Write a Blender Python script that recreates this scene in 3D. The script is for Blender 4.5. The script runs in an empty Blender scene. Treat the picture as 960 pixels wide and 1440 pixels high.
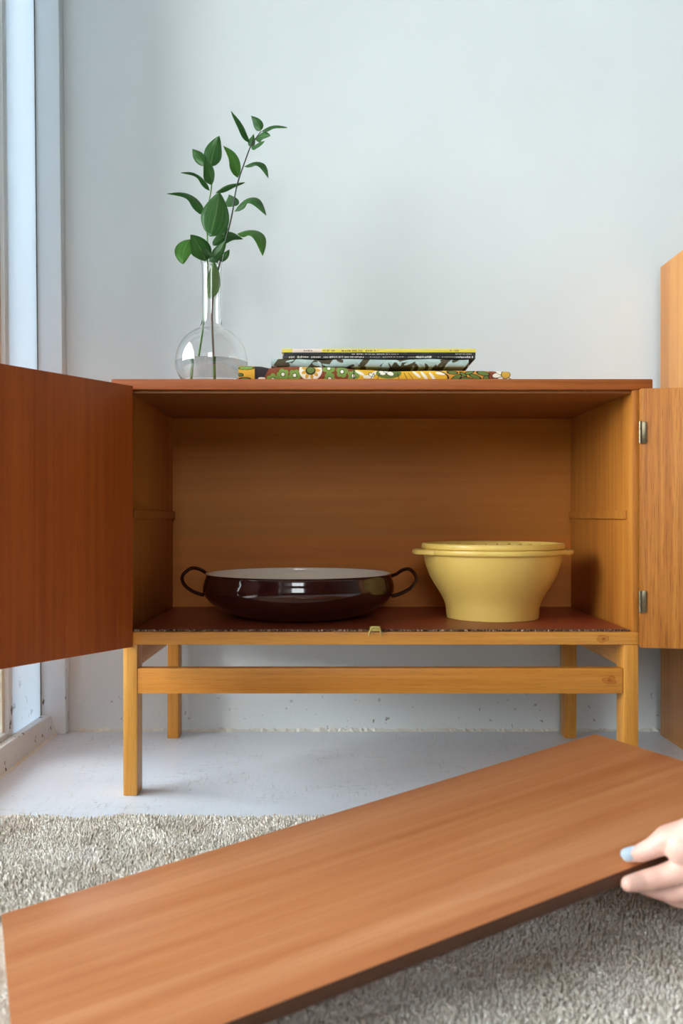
import bpy, bmesh, math, random
import numpy as np
from mathutils import Vector, Matrix
random.seed(7); RNG = np.random.default_rng(11)
PI = math.pi
scene = bpy.context.scene
COL = scene.collection

# ------------------------------------------------------------------ camera, world, light, exposure
F, CX, CY, CAMH = 1240.0, 475.0, 727.0, 41.3            # focal length in pixels, principal point, camera height (cm)
cam_d = bpy.data.cameras.new('camera'); cam = bpy.data.objects.new('camera', cam_d); COL.objects.link(cam)
cam.location = (0, 0, CAMH / 100); cam.rotation_euler = (PI / 2, 0, 0)
cam_d.sensor_fit = 'VERTICAL'; cam_d.sensor_height = 36.0; cam_d.sensor_width = 24.0
cam_d.lens = F / 1440 * 36
cam_d.shift_x = (480 - CX) / 1440; cam_d.shift_y = (CY - 720) / 1440
cam_d.clip_start = 0.05
cam_d.dof.use_dof = True; cam_d.dof.focus_distance = 1.42; cam_d.dof.aperture_fstop = 5.6
scene.camera = cam

vs = scene.view_settings
vs.view_transform = 'Standard'; vs.look = 'None'; vs.gamma = 1.0; vs.use_curve_mapping = False
vs.exposure = 0.0

world = bpy.data.worlds.new('daylight'); scene.world = world; world.use_nodes = True
wn = world.node_tree; wn.nodes.clear()
w_out = wn.nodes.new('ShaderNodeOutputWorld'); w_bg = wn.nodes.new('ShaderNodeBackground')
w_bg.inputs['Color'].default_value = (0.95, 0.98, 1.0, 1); w_bg.inputs['Strength'].default_value = 14.0
wn.links.new(w_bg.outputs[0], w_out.inputs[0])

# low hazy sun, very soft, reaching the room through the big window on the left
sun_d = bpy.data.lights.new('hazy_sun', 'SUN'); sun = bpy.data.objects.new('hazy_sun', sun_d); COL.objects.link(sun)
sun_d.energy = 8.0; sun_d.angle = math.radians(44); sun_d.color = (1.0, .975, .93)
SUN_AZ, SUN_EL = math.radians(37), math.radians(17)       # to the left of straight behind the camera, above the horizon
sun.rotation_euler = Vector((math.sin(SUN_AZ) * math.cos(SUN_EL), math.cos(SUN_AZ) * math.cos(SUN_EL), -math.sin(SUN_EL))).to_track_quat('-Z', 'Y').to_euler()
sun.location = (-3, -3, 3)

def portal(name, loc, rot, sx, sy):                       # sampling guide in a window opening, gives no light itself
    l = bpy.data.lights.new(name, 'AREA'); l.shape = 'RECTANGLE'; l.size = sx; l.size_y = sy
    l.cycles.is_portal = True
    o = bpy.data.objects.new(name, l); COL.objects.link(o); o.location = loc; o.rotation_euler = rot
    return o
portal('window_portal', (-0.66, .785, 1.26), (0, -PI / 2, 0), 2.40, 1.8)
portal('shop_window_portal', (.05, -3.02, 1.8), (PI / 2, 0, 0), 1.12, 1.3)

# ------------------------------------------------------------------ helpers
def W(px, py, D):                                          # a photograph pixel at depth D (cm) as a point in metres
    return Vector(((px - CX) * D / F, D, CAMH - (py - CY) * D / F)) / 100
def srgb(r, g, b):
    f = lambda c: (c / 255) / 12.92 if c / 255 <= .04045 else ((c / 255 + .055) / 1.055) ** 2.4
    return (f(r), f(g), f(b), 1)
def link(o, parent=None):
    COL.objects.link(o)
    if parent is not None: o.parent = parent
    return o
def tag(o, label=None, cat=None, group=None, kind=None):
    if label: o['label'] = label
    if cat: o['category'] = cat
    if group: o['group'] = group
    if kind: o['kind'] = kind
    return o
def thing(name, loc, label, cat, group=None, rotz=0):
    o = bpy.data.objects.new(name, None); o.empty_display_size = .02; link(o)
    o.location = loc; o.rotation_euler = (0, 0, rotz)
    return tag(o, label, cat, group)
def finish(name, bm, mat, parent=None, smooth=None):
    """bm holds coordinates in the parent's frame"""
    bmesh.ops.recalc_face_normals(bm, faces=bm.faces)
    me = bpy.data.meshes.new(name); bm.to_mesh(me); bm.free()
    o = bpy.data.objects.new(name, me); link(o, parent)
    if mat is not None: me.materials.append(mat)
    if smooth is not None:
        me.polygons.foreach_set('use_smooth', [True] * len(me.polygons))
        if smooth < 180:
            me.set_sharp_from_angle(angle=math.radians(smooth))
    return o
def add_box(bm, x0, x1, y0, y1, z0, z1, bevel=0.0, seg=2):
    r = bmesh.ops.create_cube(bm, size=1.0)
    vs_ = r['verts']
    for v in vs_:
        v.co = Vector((x0 + (v.co.x + .5) * (x1 - x0), y0 + (v.co.y + .5) * (y1 - y0), z0 + (v.co.z + .5) * (z1 - z0)))
    if bevel > 0:
        es = list({e for v in vs_ for e in v.link_edges})
        bmesh.ops.bevel(bm, geom=es, offset=bevel, segments=seg, profile=.6, affect='EDGES')
def box(name, b, mat, parent=None, bevel=0.0, origin=(0, 0, 0), seg=2):
    """b in cm, world frame; origin = parent's location in metres"""
    bm = bmesh.new(); b = [c / 100 for c in b]
    ox, oy, oz = origin
    add_box(bm, b[0] - ox, b[1] - ox, b[2] - oy, b[3] - oy, b[4] - oz, b[5] - oz, bevel / 100, seg)
    return finish(name, bm, mat, parent, 40 if bevel > 0 else None)
def lathe(name, prof, mat, parent=None, n=64, smooth=50, wob=0.0):
    """prof: list of (r,z) in cm"""
    bm = bmesh.new(); rings = []
    for r, z in prof:
        if r < 1e-6: rings.append([bm.verts.new((0, 0, z / 100))])
        else: rings.append([bm.verts.new((r / 100 * math.cos(2 * PI * k / n), r / 100 * math.sin(2 * PI * k / n), z / 100)) for k in range(n)])
    for a, b in zip(rings, rings[1:]):
        for k in range(n):
            k2 = (k + 1) % n
            if len(a) == 1 and len(b) == 1: continue
            if len(a) == 1: bm.faces.new((a[0], b[k], b[k2]))
            elif len(b) == 1: bm.faces.new((a[k], a[k2], b[0]))
            else: bm.faces.new((a[k], a[k2], b[k2], b[k]))
    return finish(name, bm, mat, parent, smooth)
def spline(pts, m):
    """Catmull-Rom through pts (Vectors), m samples per span"""
    P = [Vector(p) for p in pts]; P = [P[0] * 2 - P[1]] + P + [P[-1] * 2 - P[-2]]
    out = []
    for i in range(1, len(P) - 2):
        for k in range(m):
            t = k / m; a, b, c, d = P[i - 1], P[i], P[i + 1], P[i + 2]
            out.append(.5 * (2 * b + (c - a) * t + (2 * a - 5 * b + 4 * c - d) * t * t + (3 * b - a - 3 * c + d) * t ** 3))
    out.append(P[-2].copy()); return out
def add_tube(bm, pts, rad, n=8, flat=1.0, cap=True):
    """rad: number or list; parallel transport frame"""
    pts = [Vector(p) for p in pts]
    if not hasattr(rad, '__len__'): rad = [rad] * len(pts)
    t0 = (pts[1] - pts[0]).normalized(); nrm = t0.orthogonal().normalized(); rings = []
    for i, p in enumerate(pts):
        t = (pts[min(i + 1, len(pts) - 1)] - pts[max(i - 1, 0)]).normalized()
        nrm = (nrm - t * nrm.dot(t)).normalized(); bn = t.cross(nrm)
        rings.append([bm.verts.new(p + (nrm * math.cos(2 * PI * k / n) + bn * flat * math.sin(2 * PI * k / n)) * rad[i]) for k in range(n)])
    for a, b in zip(rings, rings[1:]):
        for k in range(n): bm.faces.new((a[k], a[(k + 1) % n], b[(k + 1) % n], b[k]))
    if cap: bm.faces.new(rings[0][::-1]); bm.faces.new(rings[-1])

# ------------------------------------------------------------------ materials
def new_mat(name):
    m = bpy.data.materials.new(name); m.use_nodes = True
    nt = m.node_tree; p = nt.nodes['Principled BSDF']
    return m, nt, p
def ramp(nt, stops, fac):
    r = nt.nodes.new('ShaderNodeValToRGB'); el = r.color_ramp.elements
    while len(el) < len(stops): el.new(.5)
    for e, (pos, c) in zip(el, stops): e.position = pos; e.color = c
    nt.links.new(fac, r.inputs[0]); return r.outputs[0]
def coords(nt, scale=(1, 1, 1), kind='Object', rot=(0, 0, 0), loc=(0, 0, 0)):
    t = nt.nodes.new('ShaderNodeTexCoord'); mp = nt.nodes.new('ShaderNodeMapping')
    mp.inputs['Scale'].default_value = scale; mp.inputs['Rotation'].default_value = rot; mp.inputs['Location'].default_value = loc
    nt.links.new(t.outputs[kind], mp.inputs[0]); return mp.outputs[0]
def noise(nt, vec, scale=1.0, detail=4.0, rough=.55, dist=0.0):
    n = nt.nodes.new('ShaderNodeTexNoise'); n.inputs['Scale'].default_value = scale
    n.inputs['Detail'].default_value = detail; n.inputs['Roughness'].default_value = rough; n.inputs['Distortion'].default_value = dist
    nt.links.new(vec, n.inputs['Vector']); return n.outputs[0]
def mix(nt, a, b, fac, mode='MIX'):
    m = nt.nodes.new('ShaderNodeMix'); m.data_type = 'RGBA'; m.blend_type = mode
    for s, v in ((m.inputs[0], fac), (m.inputs[6], a), (m.inputs[7], b)):
        if isinstance(v, (int, float)): s.default_value = v
        elif isinstance(v, tuple): s.default_value = v
        else: nt.links.new(v, s)
    return m.outputs[2]
def bump(nt, p, h, strength=.2, dist=.001):
    b = nt.nodes.new('ShaderNodeBump'); b.inputs['Strength'].default_value = strength; b.inputs['Distance'].default_value = dist
    nt.links.new(h, b.inputs['Height']); nt.links.new(b.outputs[0], p.inputs['Normal'])
def plain(name, c, rough=.5, metal=0.0, spec=.5, coat=0.0):
    m, nt, p = new_mat(name)
    p.inputs['Base Color'].default_value = c; p.inputs['Roughness'].default_value = rough
    p.inputs['Metallic'].default_value = metal; p.inputs['Specular IOR Level'].default_value = spec
    p.inputs['Coat Weight'].default_value = coat; p.inputs['Coat Roughness'].default_value = .05
    return m
def wood(name, dark, mid, light, axis, rough=.42, fine=1.0, band=1.0, pores=.35, loc=(0, 0, 0), spec=.4):
    m, nt, p = new_mat(name)
    def sc(al, ac):
        s = [ac, ac, ac]; s['xyz'.index(axis)] = al; return tuple(s)
    broad = noise(nt, coords(nt, sc(1.1 * band, 16 * band), loc=loc), 1, 3, .5, .35)
    streak = noise(nt, coords(nt, sc(2.5, 110 * fine), loc=loc), 1, 5, .6, .2)
    c1 = ramp(nt, [(.30, dark), (.5, mid), (.72, light)], broad)
    c2 = ramp(nt, [(.28, dark), (.5, mid), (.70, light)], streak)
    c = mix(nt, c1, c2, .5)
    pr = noise(nt, coords(nt, sc(28, 900 * fine), loc=loc), 1, 2, .5)
    pm = ramp(nt, [(.34, (0.45, 0.38, 0.33, 1)), (.46, (1, 1, 1, 1))], pr)
    c = mix(nt, c, pm, pores, 'MULTIPLY')
    nt.links.new(c, p.inputs['Base Color'])
    p.inputs['Roughness'].default_value = rough; p.inputs['Specular IOR Level'].default_value = spec
    bump(nt, p, pr, .12, .0004)
    return m

M = {}
M['teak_top'] = wood('teak_top', srgb(112, 50, 16), srgb(156, 80, 32), srgb(188, 110, 52), 'x', .4, fine=1.2)
M['teak_under'] = wood('teak_under', srgb(112, 62, 22), srgb(138, 82, 32), srgb(158, 98, 42), 'x', .5)
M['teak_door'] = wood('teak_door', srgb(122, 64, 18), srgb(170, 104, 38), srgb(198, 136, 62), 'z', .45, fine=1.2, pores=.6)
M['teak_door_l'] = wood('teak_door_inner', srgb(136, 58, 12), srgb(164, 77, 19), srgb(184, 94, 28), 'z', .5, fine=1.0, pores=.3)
M['side'] = wood('veneer_side', srgb(152, 86, 28), srgb(178, 112, 42), srgb(200, 138, 60), 'z', .45, pores=.2)
M['back'] = wood('veneer_back', srgb(170, 100, 17), srgb(178, 107, 20), srgb(186, 115, 25), 'x', .55, pores=.03, band=2.)
def fade_low(m, zline, tint):                              # veneer that was never bleached below the old shelf line
    nt = m.node_tree; p = nt.nodes['Principled BSDF']; src = p.inputs['Base Color'].links[0].from_socket
    sep = nt.nodes.new('ShaderNodeSeparateXYZ'); nt.links.new(coords(nt), sep.inputs[0])
    k = ramp(nt, [(zline - .002, (1, 1, 1, 1)), (zline + .002, (0, 0, 0, 1))], sep.outputs['Z'])
    nt.links.new(mix(nt, src, mix(nt, src, tint, 1.0, 'MULTIPLY'), k), p.inputs['Base Color'])
def knot(m, c, r):
    nt = m.node_tree; p = nt.nodes['Principled BSDF']; src = p.inputs['Base Color'].links[0].from_socket
    v = coords(nt, (1 / (r * 1.7), 1 / (r * 3), 1 / r), loc=(-c[0] / (r * 1.7), -c[1] / (r * 3), -c[2] / r))
    ln = nt.nodes.new('ShaderNodeVectorMath'); ln.operation = 'LENGTH'; nt.links.new(v, ln.inputs[0])
    n = noise(nt, coords(nt, (160, 160, 160)), 1, 3, .6); ad = nt.nodes.new('ShaderNodeMath'); ad.operation = 'MULTIPLY_ADD'
    nt.links.new(n, ad.inputs[0]); ad.inputs[1].default_value = .8; nt.links.new(ln.outputs['Value'], ad.inputs[2])
    k = ramp(nt, [(.35, (.3, .16, .09, 1)), (.55, (.62, .42, .3, 1)), (.75, (.9, .78, .66, 1)), (.9, (.72, .56, .44, 1)), (1.0, (1, 1, 1, 1))], ad.outputs[0])
    nt.links.new(mix(nt, src, k, 1.0, 'MULTIPLY'), p.inputs['Base Color'])
fade_low(M['back'], .376, (1.16, 1.0, .8, 1))
M['beech'] = wood('beech_x', srgb(168, 102, 40), srgb(198, 134, 60), srgb(218, 160, 84), 'x', .38, pores=.3)
M['beech_z'] = wood('beech_z', srgb(178, 108, 34), srgb(208, 142, 56), srgb(228, 168, 80), 'z', .38, pores=.25)
M['beech_y'] = wood('beech_y', srgb(168, 102, 40), srgb(198, 134, 60), srgb(218, 160, 84), 'y', .38, pores=.3)
M['beech_rail'] = wood('beech_rail', srgb(184, 110, 38), srgb(214, 146, 62), srgb(232, 172, 86), 'x', .38, pores=.3, loc=(3, 1, 2))
knot(M['beech_rail'], (.392 - .064, 1.305 - 1.48, .2325), .010)
M['beech_stretcher'] = wood('beech_stretcher', srgb(176, 98, 28), srgb(208, 134, 50), srgb(228, 162, 74), 'x', .38, pores=.3, band=.8, loc=(1, 4, 2))
knot(M['beech_stretcher'], (.402 - .064, 1.305 - 1.48, .171), .011)
M['shelf'] = wood('shelf_veneer', srgb(156, 88, 50), srgb(178, 112, 68), srgb(198, 140, 98), 'x', .36, fine=.5, band=.9, pores=.12)
M['shelf_edge'] = wood('shaded_shelf_edge', srgb(70, 40, 24), srgb(88, 52, 32), srgb(104, 64, 40), 'x', .55)  # edge band wood, with the shade of the near side put into its colour
M['oak_side'] = wood('tall_cabinet_veneer', srgb(164, 100, 44), srgb(190, 128, 62), srgb(206, 150, 82), 'z', .42, pores=.25)
M['brass'] = plain('aged_brass', srgb(196, 178, 104), .4, .6)
M['nickel'] = plain('hinge_metal', srgb(138, 128, 104), .34, 1.0)
M['mat'] = None
def lining_mat():
    m, nt, p = new_mat('shelf_lining')
    n = noise(nt, coords(nt, (40, 120, 40)), 3, 5, .6)
    nt.links.new(ramp(nt, [(.3, srgb(124, 52, 28)), (.7, srgb(150, 70, 40))], n), p.inputs['Base Color'])
    p.inputs['Roughness'].default_value = .42
    return m
M['mat'] = lining_mat()
def frayed_mat():
    m, nt, p = new_mat('frayed_lining_edge')
    n = noise(nt, coords(nt, (170, 60, 60)), 3, 5, .75)
    nt.links.new(ramp(nt, [(.44, srgb(42, 26, 20)), (.55, srgb(120, 92, 74)), (.64, srgb(216, 196, 176))], n), p.inputs['Base Color'])
    p.inputs['Roughness'].default_value = .9
    return m
M['frayed'] = frayed_mat()
def wall_paint(name, c, worn=True):
    m, nt, p = new_mat(name)
    v = coords(nt, (1, 1, 1))
    a = noise(nt, v, 2.2, 4, .5)
    c1 = tuple(min(1, x * 1.03) for x in c[:3]) + (1,); c0 = tuple(x * .96 for x in c[:3]) + (1,)
    base = ramp(nt, [(.35, c0), (.65, c1)], a)
    if worn:                                               # sparse chips and scuffs close to the floor
        sep = nt.nodes.new('ShaderNodeSeparateXYZ'); nt.links.new(v, sep.inputs[0])
        low = ramp(nt, [(0.0, (1, 1, 1, 1)), (.09, (.25, .25, .25, 1)), (.16, (0, 0, 0, 1))], sep.outputs['Z'])
        ch = noise(nt, coords(nt, (80, 80, 60)), 1, 3, .6)
        chm = ramp(nt, [(.66, (0, 0, 0, 1)), (.70, (1, 1, 1, 1))], ch)
        base = mix(nt, base, srgb(118, 118, 108), mix(nt, low, chm, 1.0, 'MULTIPLY'))
        pit = noise(nt, coords(nt, (90, 90, 90)), 1, 1, .5)
        base = mix(nt, base, srgb(150, 165, 170), ramp(nt, [(.84, (0, 0, 0, 1)), (.87, (.5, .5, .5, 1))], pit))
    nt.links.new(base, p.inputs['Base Color']); p.inputs['Roughness'].default_value = .55
    b = noise(nt, coords(nt, (9, 9, 60)), 1, 6, .7); b2 = noise(nt, coords(nt, (45, 45, 45)), 1, 5, .7)
    bump(nt, p, mix(nt, b, b2, .5), .22, .004)
    return m
M['wall'] = wall_paint('pale_blue_wall_paint', srgb(219, 227, 229))
M['wall_plain'] = wall_paint('darkened_wall_paint', srgb(108, 104, 96), False)  # dark grey on the unseen walls and ceiling, to cut bounced light
def chipped(name, c):
    m, nt, p = new_mat(name)
    v = coords(nt, (1, 1, 1)); sep = nt.nodes.new('ShaderNodeSeparateXYZ'); nt.links.new(v, sep.inputs[0])
    low = ramp(nt, [(0.0, (1, 1, 1, 1)), (.08, (1, 1, 1, 1)), (.2, (.0, .0, .0, 1))], sep.outputs['Z'])
    n = noise(nt, coords(nt, (48, 48, 30)), 1, 3, .6)
    k = mix(nt, low, ramp(nt, [(.635, (0, 0, 0, 1)), (.66, (1, 1, 1, 1))], n), 1.0, 'MULTIPLY')
    nt.links.new(mix(nt, c, srgb(96, 92, 84), k), p.inputs['Base Color'])
    p.inputs['Roughness'].default_value = .42
    bump(nt, p, noise(nt, coords(nt, (20, 20, 20)), 1, 4, .6), .12, .003)
    return m
M['frame'] = chipped('glossy_frame_paint', srgb(224, 234, 240))
M['putty'] = plain('cream_putty', srgb(222, 214, 196), .6)
M['gap'] = plain('dark_gap', srgb(96, 96, 90), .8)
M['caulk'] = plain('flaking_white_paint', srgb(228, 230, 224), .7)
def floor_mat():
    m, nt, p = new_mat('white_painted_floor')
    a = noise(nt, coords(nt, (3, 3, 3)), 1, 6, .6)
    base = ramp(nt, [(.3, srgb(216, 227, 241)), (.7, srgb(230, 241, 253))], a)
    s1 = noise(nt, coords(nt, (22, 260, 1), rot=(0, 0, .35)), 1, 4, .65, 1.6)
    s2 = noise(nt, coords(nt, (200, 34, 1), rot=(0, 0, 1.1)), 1, 4, .65, 1.6)
    patch = ramp(nt, [(.42, (0, 0, 0, 1)), (.62, (1, 1, 1, 1))], noise(nt, coords(nt, (7, 7, 7)), 1, 4, .6))
    for s in (s1, s2):
        k = mix(nt, ramp(nt, [(.56, (0, 0, 0, 1)), (.70, (.6, .6, .6, 1))], s), patch, 1.0, 'MULTIPLY')
        base = mix(nt, base, srgb(150, 148, 142), k)
    dots = noise(nt, coords(nt, (70, 70, 70)), 1, 2, .5)
    base = mix(nt, base, srgb(140, 138, 132), ramp(nt, [(.74, (0, 0, 0, 1)), (.79, (.8, .8, .8, 1))], dots))
    nt.links.new(base, p.inputs['Base Color'])
    p.inputs['Roughness'].default_value = .32
    bump(nt, p, mix(nt, s1, a, .6), .1, .002)
    return m
M['floor'] = floor_mat()
def rug_mat():
    m, nt, p = new_mat('wool_pile')
    a = noise(nt, coords(nt, (12, 12, 12)), 1, 4, .6); b = noise(nt, coords(nt, (140, 140, 140)), 1, 2, .6)
    c = mix(nt, ramp(nt, [(.32, srgb(204, 190, 166)), (.6, srgb(250, 245, 238))], a),
            ramp(nt, [(.35, srgb(216, 204, 184)), (.62, srgb(252, 249, 244))], b), .5)
    nt.links.new(c, p.inputs['Base Color']); p.inputs['Roughness'].default_value = .95
    p.inputs['Specular IOR Level'].default_value = .1
    p.inputs['Sheen Weight'].default_value = .2
    return m
M['rug'] = rug_mat()
def attr_mat(name, rough=.85):
    m, nt, p = new_mat(name)
    a = nt.nodes.new('ShaderNodeVertexColor'); a.layer_name = 'print'
    nt.links.new(a.outputs[0], p.inputs['Base Color']); p.inputs['Roughness'].default_value = rough
    return m
M['print_cloth'] = attr_mat('printed_cotton', .9)
M['print_paper'] = attr_mat('printed_spine', .45)
M['paper'] = plain('paper_pages', srgb(205, 190, 165), .8)
def glass_mat(name, ior=1.47):
    m, nt, p = new_mat(name)
    p.inputs['Base Color'].default_value = (1, 1, 1, 1); p.inputs['Roughness'].default_value = 0.0
    p.inputs['IOR'].default_value = ior; p.inputs['Transmission Weight'].default_value = 1.0
    return m
M['glass'] = glass_mat('clear_glass', 1.46)
M['water'] = glass_mat('water', 1.33)
def pane_mat():
    m = bpy.data.materials.new('window_glass'); m.use_nodes = True; nt = m.node_tree; nt.nodes.clear()
    o = nt.nodes.new('ShaderNodeOutputMaterial'); mx = nt.nodes.new('ShaderNodeMixShader')
    tr = nt.nodes.new('ShaderNodeBsdfTransparent'); gl = nt.nodes.new('ShaderNodeBsdfGlossy'); fr = nt.nodes.new('ShaderNodeFresnel')
    fr.inputs[0].default_value = 1.45; gl.inputs['Roughness'].default_value = .01
    tr.inputs[0].default_value = (.95, .97, .97, 1)
    nt.links.new(fr.outputs[0], mx.inputs[0]); nt.links.new(tr.outputs[0], mx.inputs[1]); nt.links.new(gl.outputs[0], mx.inputs[2])
    nt.links.new(mx.outputs[0], o.inputs[0]); return m
M['pane'] = pane_mat()
def milk_mat():
    m = chipped('white_painted_glass', srgb(222, 230, 234)); nt = m.node_tree
    p = nt.nodes['Principled BSDF']; out = [x for x in nt.nodes if x.type == 'OUTPUT_MATERIAL'][0]
    tl = nt.nodes.new('ShaderNodeBsdfTranslucent'); tl.inputs[0].default_value = srgb(222, 232, 240)
    mx = nt.nodes.new('ShaderNodeMixShader'); mx.inputs[0].default_value = .32
    nt.links.new(p.outputs[0], mx.inputs[1]); nt.links.new(tl.outputs[0], mx.inputs[2]); nt.links.new(mx.outputs[0], out.inputs[0])
    return m
M['milk'] = milk_mat()
def leaf_mat(name, d, l):
    m, nt, p = new_mat(name)
    uv = nt.nodes.new('ShaderNodeTexCoord'); sep = nt.nodes.new('ShaderNodeSeparateXYZ'); nt.links.new(uv.outputs['UV'], sep.inputs[0])
    w = nt.nodes.new('ShaderNodeMath'); w.operation = 'MULTIPLY_ADD'; w.inputs[1].default_value = 1.0; w.inputs[2].default_value = 0
    nt.links.new(sep.outputs['X'], w.inputs[0])
    vein = ramp(nt, [(.465, (0, 0, 0, 1)), (.5, (.6, .6, .6, 1)), (.535, (0, 0, 0, 1))], w.outputs[0])
    mp = nt.nodes.new('ShaderNodeMapping'); mp.inputs['Scale'].default_value = (16, 1.2, 1); nt.links.new(uv.outputs['UV'], mp.inputs[0])
    n = noise(nt, mp.outputs[0], 1, 3, .5)
    c = ramp(nt, [(.3, d), (.7, l)], n)
    c = mix(nt, c, srgb(150, 180, 120), vein)
    nt.links.new(c, p.inputs['Base Color']); p.inputs['Roughness'].default_value = .38
    # leaves let some light through
    tl = nt.nodes.new('ShaderNodeBsdfTranslucent'); nt.links.new(c, tl.inputs[0])
    mx = nt.nodes.new('ShaderNodeMixShader'); mx.inputs[0].default_value = .3
    out = [x for x in nt.nodes if x.type == 'OUTPUT_MATERIAL'][0]
    nt.links.new(p.outputs[0], mx.inputs[1]); nt.links.new(tl.outputs[0], mx.inputs[2]); nt.links.new(mx.outputs[0], out.inputs[0])
    return m
M['leaf'] = leaf_mat('ruscus_leaf', srgb(58, 106, 54), srgb(86, 136, 72))
M['leaf_pale'] = leaf_mat('young_ruscus_leaf', srgb(78, 132, 54), srgb(104, 156, 72))
M['leaf_light'] = leaf_mat('pale_leaf_underside', srgb(136, 172, 104), srgb(164, 194, 132))
M['stem_dark'] = plain('dark_stem', srgb(62, 70, 58), .5)
M['stem_green'] = plain('green_stem', srgb(96, 140, 66), .45)
M['stem_brown'] = plain('brown_stem', srgb(130, 104, 84), .5)
M['enamel'] = plain('brown_enamel', srgb(52, 22, 17), .10, 0, .5, .5)
M['enamel_white'] = plain('white_enamel', srgb(236, 222, 206), .15, 0, .5, .3)
def plastic():
    m, nt, p = new_mat('yellow_plastic')
    p.inputs['Base Color'].default_value = srgb(230, 196, 104); p.inputs['Roughness'].default_value = .36
    return m
M['plastic'] = plastic()
def skin():
    m, nt, p = new_mat('skin')
    n = noise(nt, coords(nt, (60, 60, 60)), 1, 3, .5)
    nt.links.new(ramp(nt, [(.3, srgb(215, 166, 150)), (.7, srgb(230, 189, 174))], n), p.inputs['Base Color'])
    p.inputs['Roughness'].default_value = .45; p.inputs['Subsurface Weight'].default_value = .25
    p.inputs['Subsurface Radius'].default_value = (.012, .005, .003); p.inputs['Subsurface Scale'].default_value = .5
    return m
M['skin'] = skin()
M['nail'] = plain('pale_blue_nail_polish', srgb(214, 230, 242), .12, 0, .6, .5)
def render_mat():
    m, nt, p = new_mat('grey_render')
    n = noise(nt, coords(nt, (4, 4, 4)), 1, 5, .6)
    nt.links.new(ramp(nt, [(.3, srgb(96, 112, 124)), (.7, srgb(120, 134, 144))], n), p.inputs['Base Color'])
    p.inputs['Roughness'].default_value = .9; return m
M['render'] = render_mat()
def paving_mat():
    m, nt, p = new_mat('pavement')
    n = noise(nt, coords(nt, (6, 6, 6)), 1, 6, .6)
    nt.links.new(ramp(nt, [(.3, srgb(140, 140, 136)), (.7, srgb(164, 164, 160))], n), p.inputs['Base Color'])
    p.inputs['Roughness'].default_value = .9; return m
M['paving'] = paving_mat()

# ------------------------------------------------------------------ room shell (cm)
WALL_Y = 170.2
def struct(o): o['kind'] = 'structure'; return o
def grid_plane(name, x0, x1, y0, y1, z0, z1, mat): return struct(box(name, (x0, x1, y0, y1, z0, z1), mat))
grid_plane('floor', -62, 300, -300, WALL_Y + 10, -8, 0, M['floor'])
grid_plane('wall_back', -62, 300, WALL_Y, WALL_Y + 10, 0, 265, M['wall'])
grid_plane('wall_right', 300, 310, -300, WALL_Y + 10, 0, 265, M['wall_plain'])
grid_plane('ceiling', -62, 310, -310, WALL_Y + 10, 265, 275, M['wall_plain'])
bm = bmesh.new()
for b in ((-62, -54, -310, WALL_Y, 242, 265), (-62, -54, -310, -24, 0, 242)): add_box(bm, *[c / 100 for c in b])
struct(finish('wall_left', bm, M['wall_plain']))
# wall behind the camera with a small high window
bm = bmesh.new()
for b in ((-62, -50, -310, -300, 0, 265), (60, 300, -310, -300, 0, 265), (-50, 60, -310, -300, 245, 265), (-50, 60, -310, -300, 0, 116)):
    add_box(bm, *[c / 100 for c in b])
struct(finish('wall_front', bm, M['wall_plain']))
# outdoors
grid_plane('ground_outside', -2500, -62, -2500, 2500, -12, -8, M['paving'])
grid_plane('ground_street', -62, 2500, -2500, -310, -12, -8, M['paving'])
grid_plane('wall_outside', -420, -64, 250, 262, -8, 330, M['render'])
grid_plane('added_wall_across', -440, -420, -900, 262, -8, 90, M['render'])  # unseen wall added to hold back low daylight at the left window

LEAN = .0095                                               # the old frame is slightly out of plumb
def lean(o):
    for v in o.data.vertices: v.co.x -= LEAN * (v.co.z + o.location.z - .25)
    return o
# corner post
post = struct(lean(box('trim_1', (-60, -51.9, 167.4, WALL_Y, 0, 242), M['frame'], None, .25)))
# sill kerb, its face battered back
bm = bmesh.new()
prof = [(-53.5, 0), (-54.45, 3.55), (-54.7, 3.75), (-56.1, 3.75), (-56.1, 2.6), (-62, 2.6), (-62, 0)]
ra = [bm.verts.new((x / 100, -3.0, z / 100)) for x, z in prof]; rb = [bm.verts.new((x / 100, 1.674, z / 100)) for x, z in prof]
for i in range(len(prof)):
    j = (i + 1) % len(prof); bm.faces.new((ra[i], ra[j], rb[j], rb[i]))
bm.faces.new(ra); bm.faces.new(rb[::-1])
struct(finish('trim_2', bm, M['frame']))
# flaking paint along the foot of the wall and of the kerb
def flakes(name, pts_fn, n, up):
    bm = bmesh.new()
    prev = None
    for i in range(n + 1):
        p, out = pts_fn(i / n)
        h = up * random.uniform(.3, 1.0); w = up * random.uniform(.6, 1.3)
        row = [bm.verts.new(p + Vector((0, 0, h))), bm.verts.new(p + out * w * .5 + Vector((0, 0, h * .55))), bm.verts.new(p + out * w + Vector((0, 0, .0002))), bm.verts.new(p + Vector((0, 0, .0002)))]
        if prev:
            for k in range(4): bm.faces.new((prev[k], prev[(k + 1) % 4], row[(k + 1) % 4], row[k]))
        prev = row
    return struct(finish(name, bm, M['caulk']))
flakes('baseboard_back', lambda t: (Vector((-.50 + 2.5 * t, WALL_Y / 100, 0)), Vector((0, -1, 0))), 500, .0075)
flakes('baseboard_left', lambda t: (Vector((-.535, 1.67 - 2.2 * t, 0)), Vector((1, 0, 0))), 320, .004)

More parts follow.
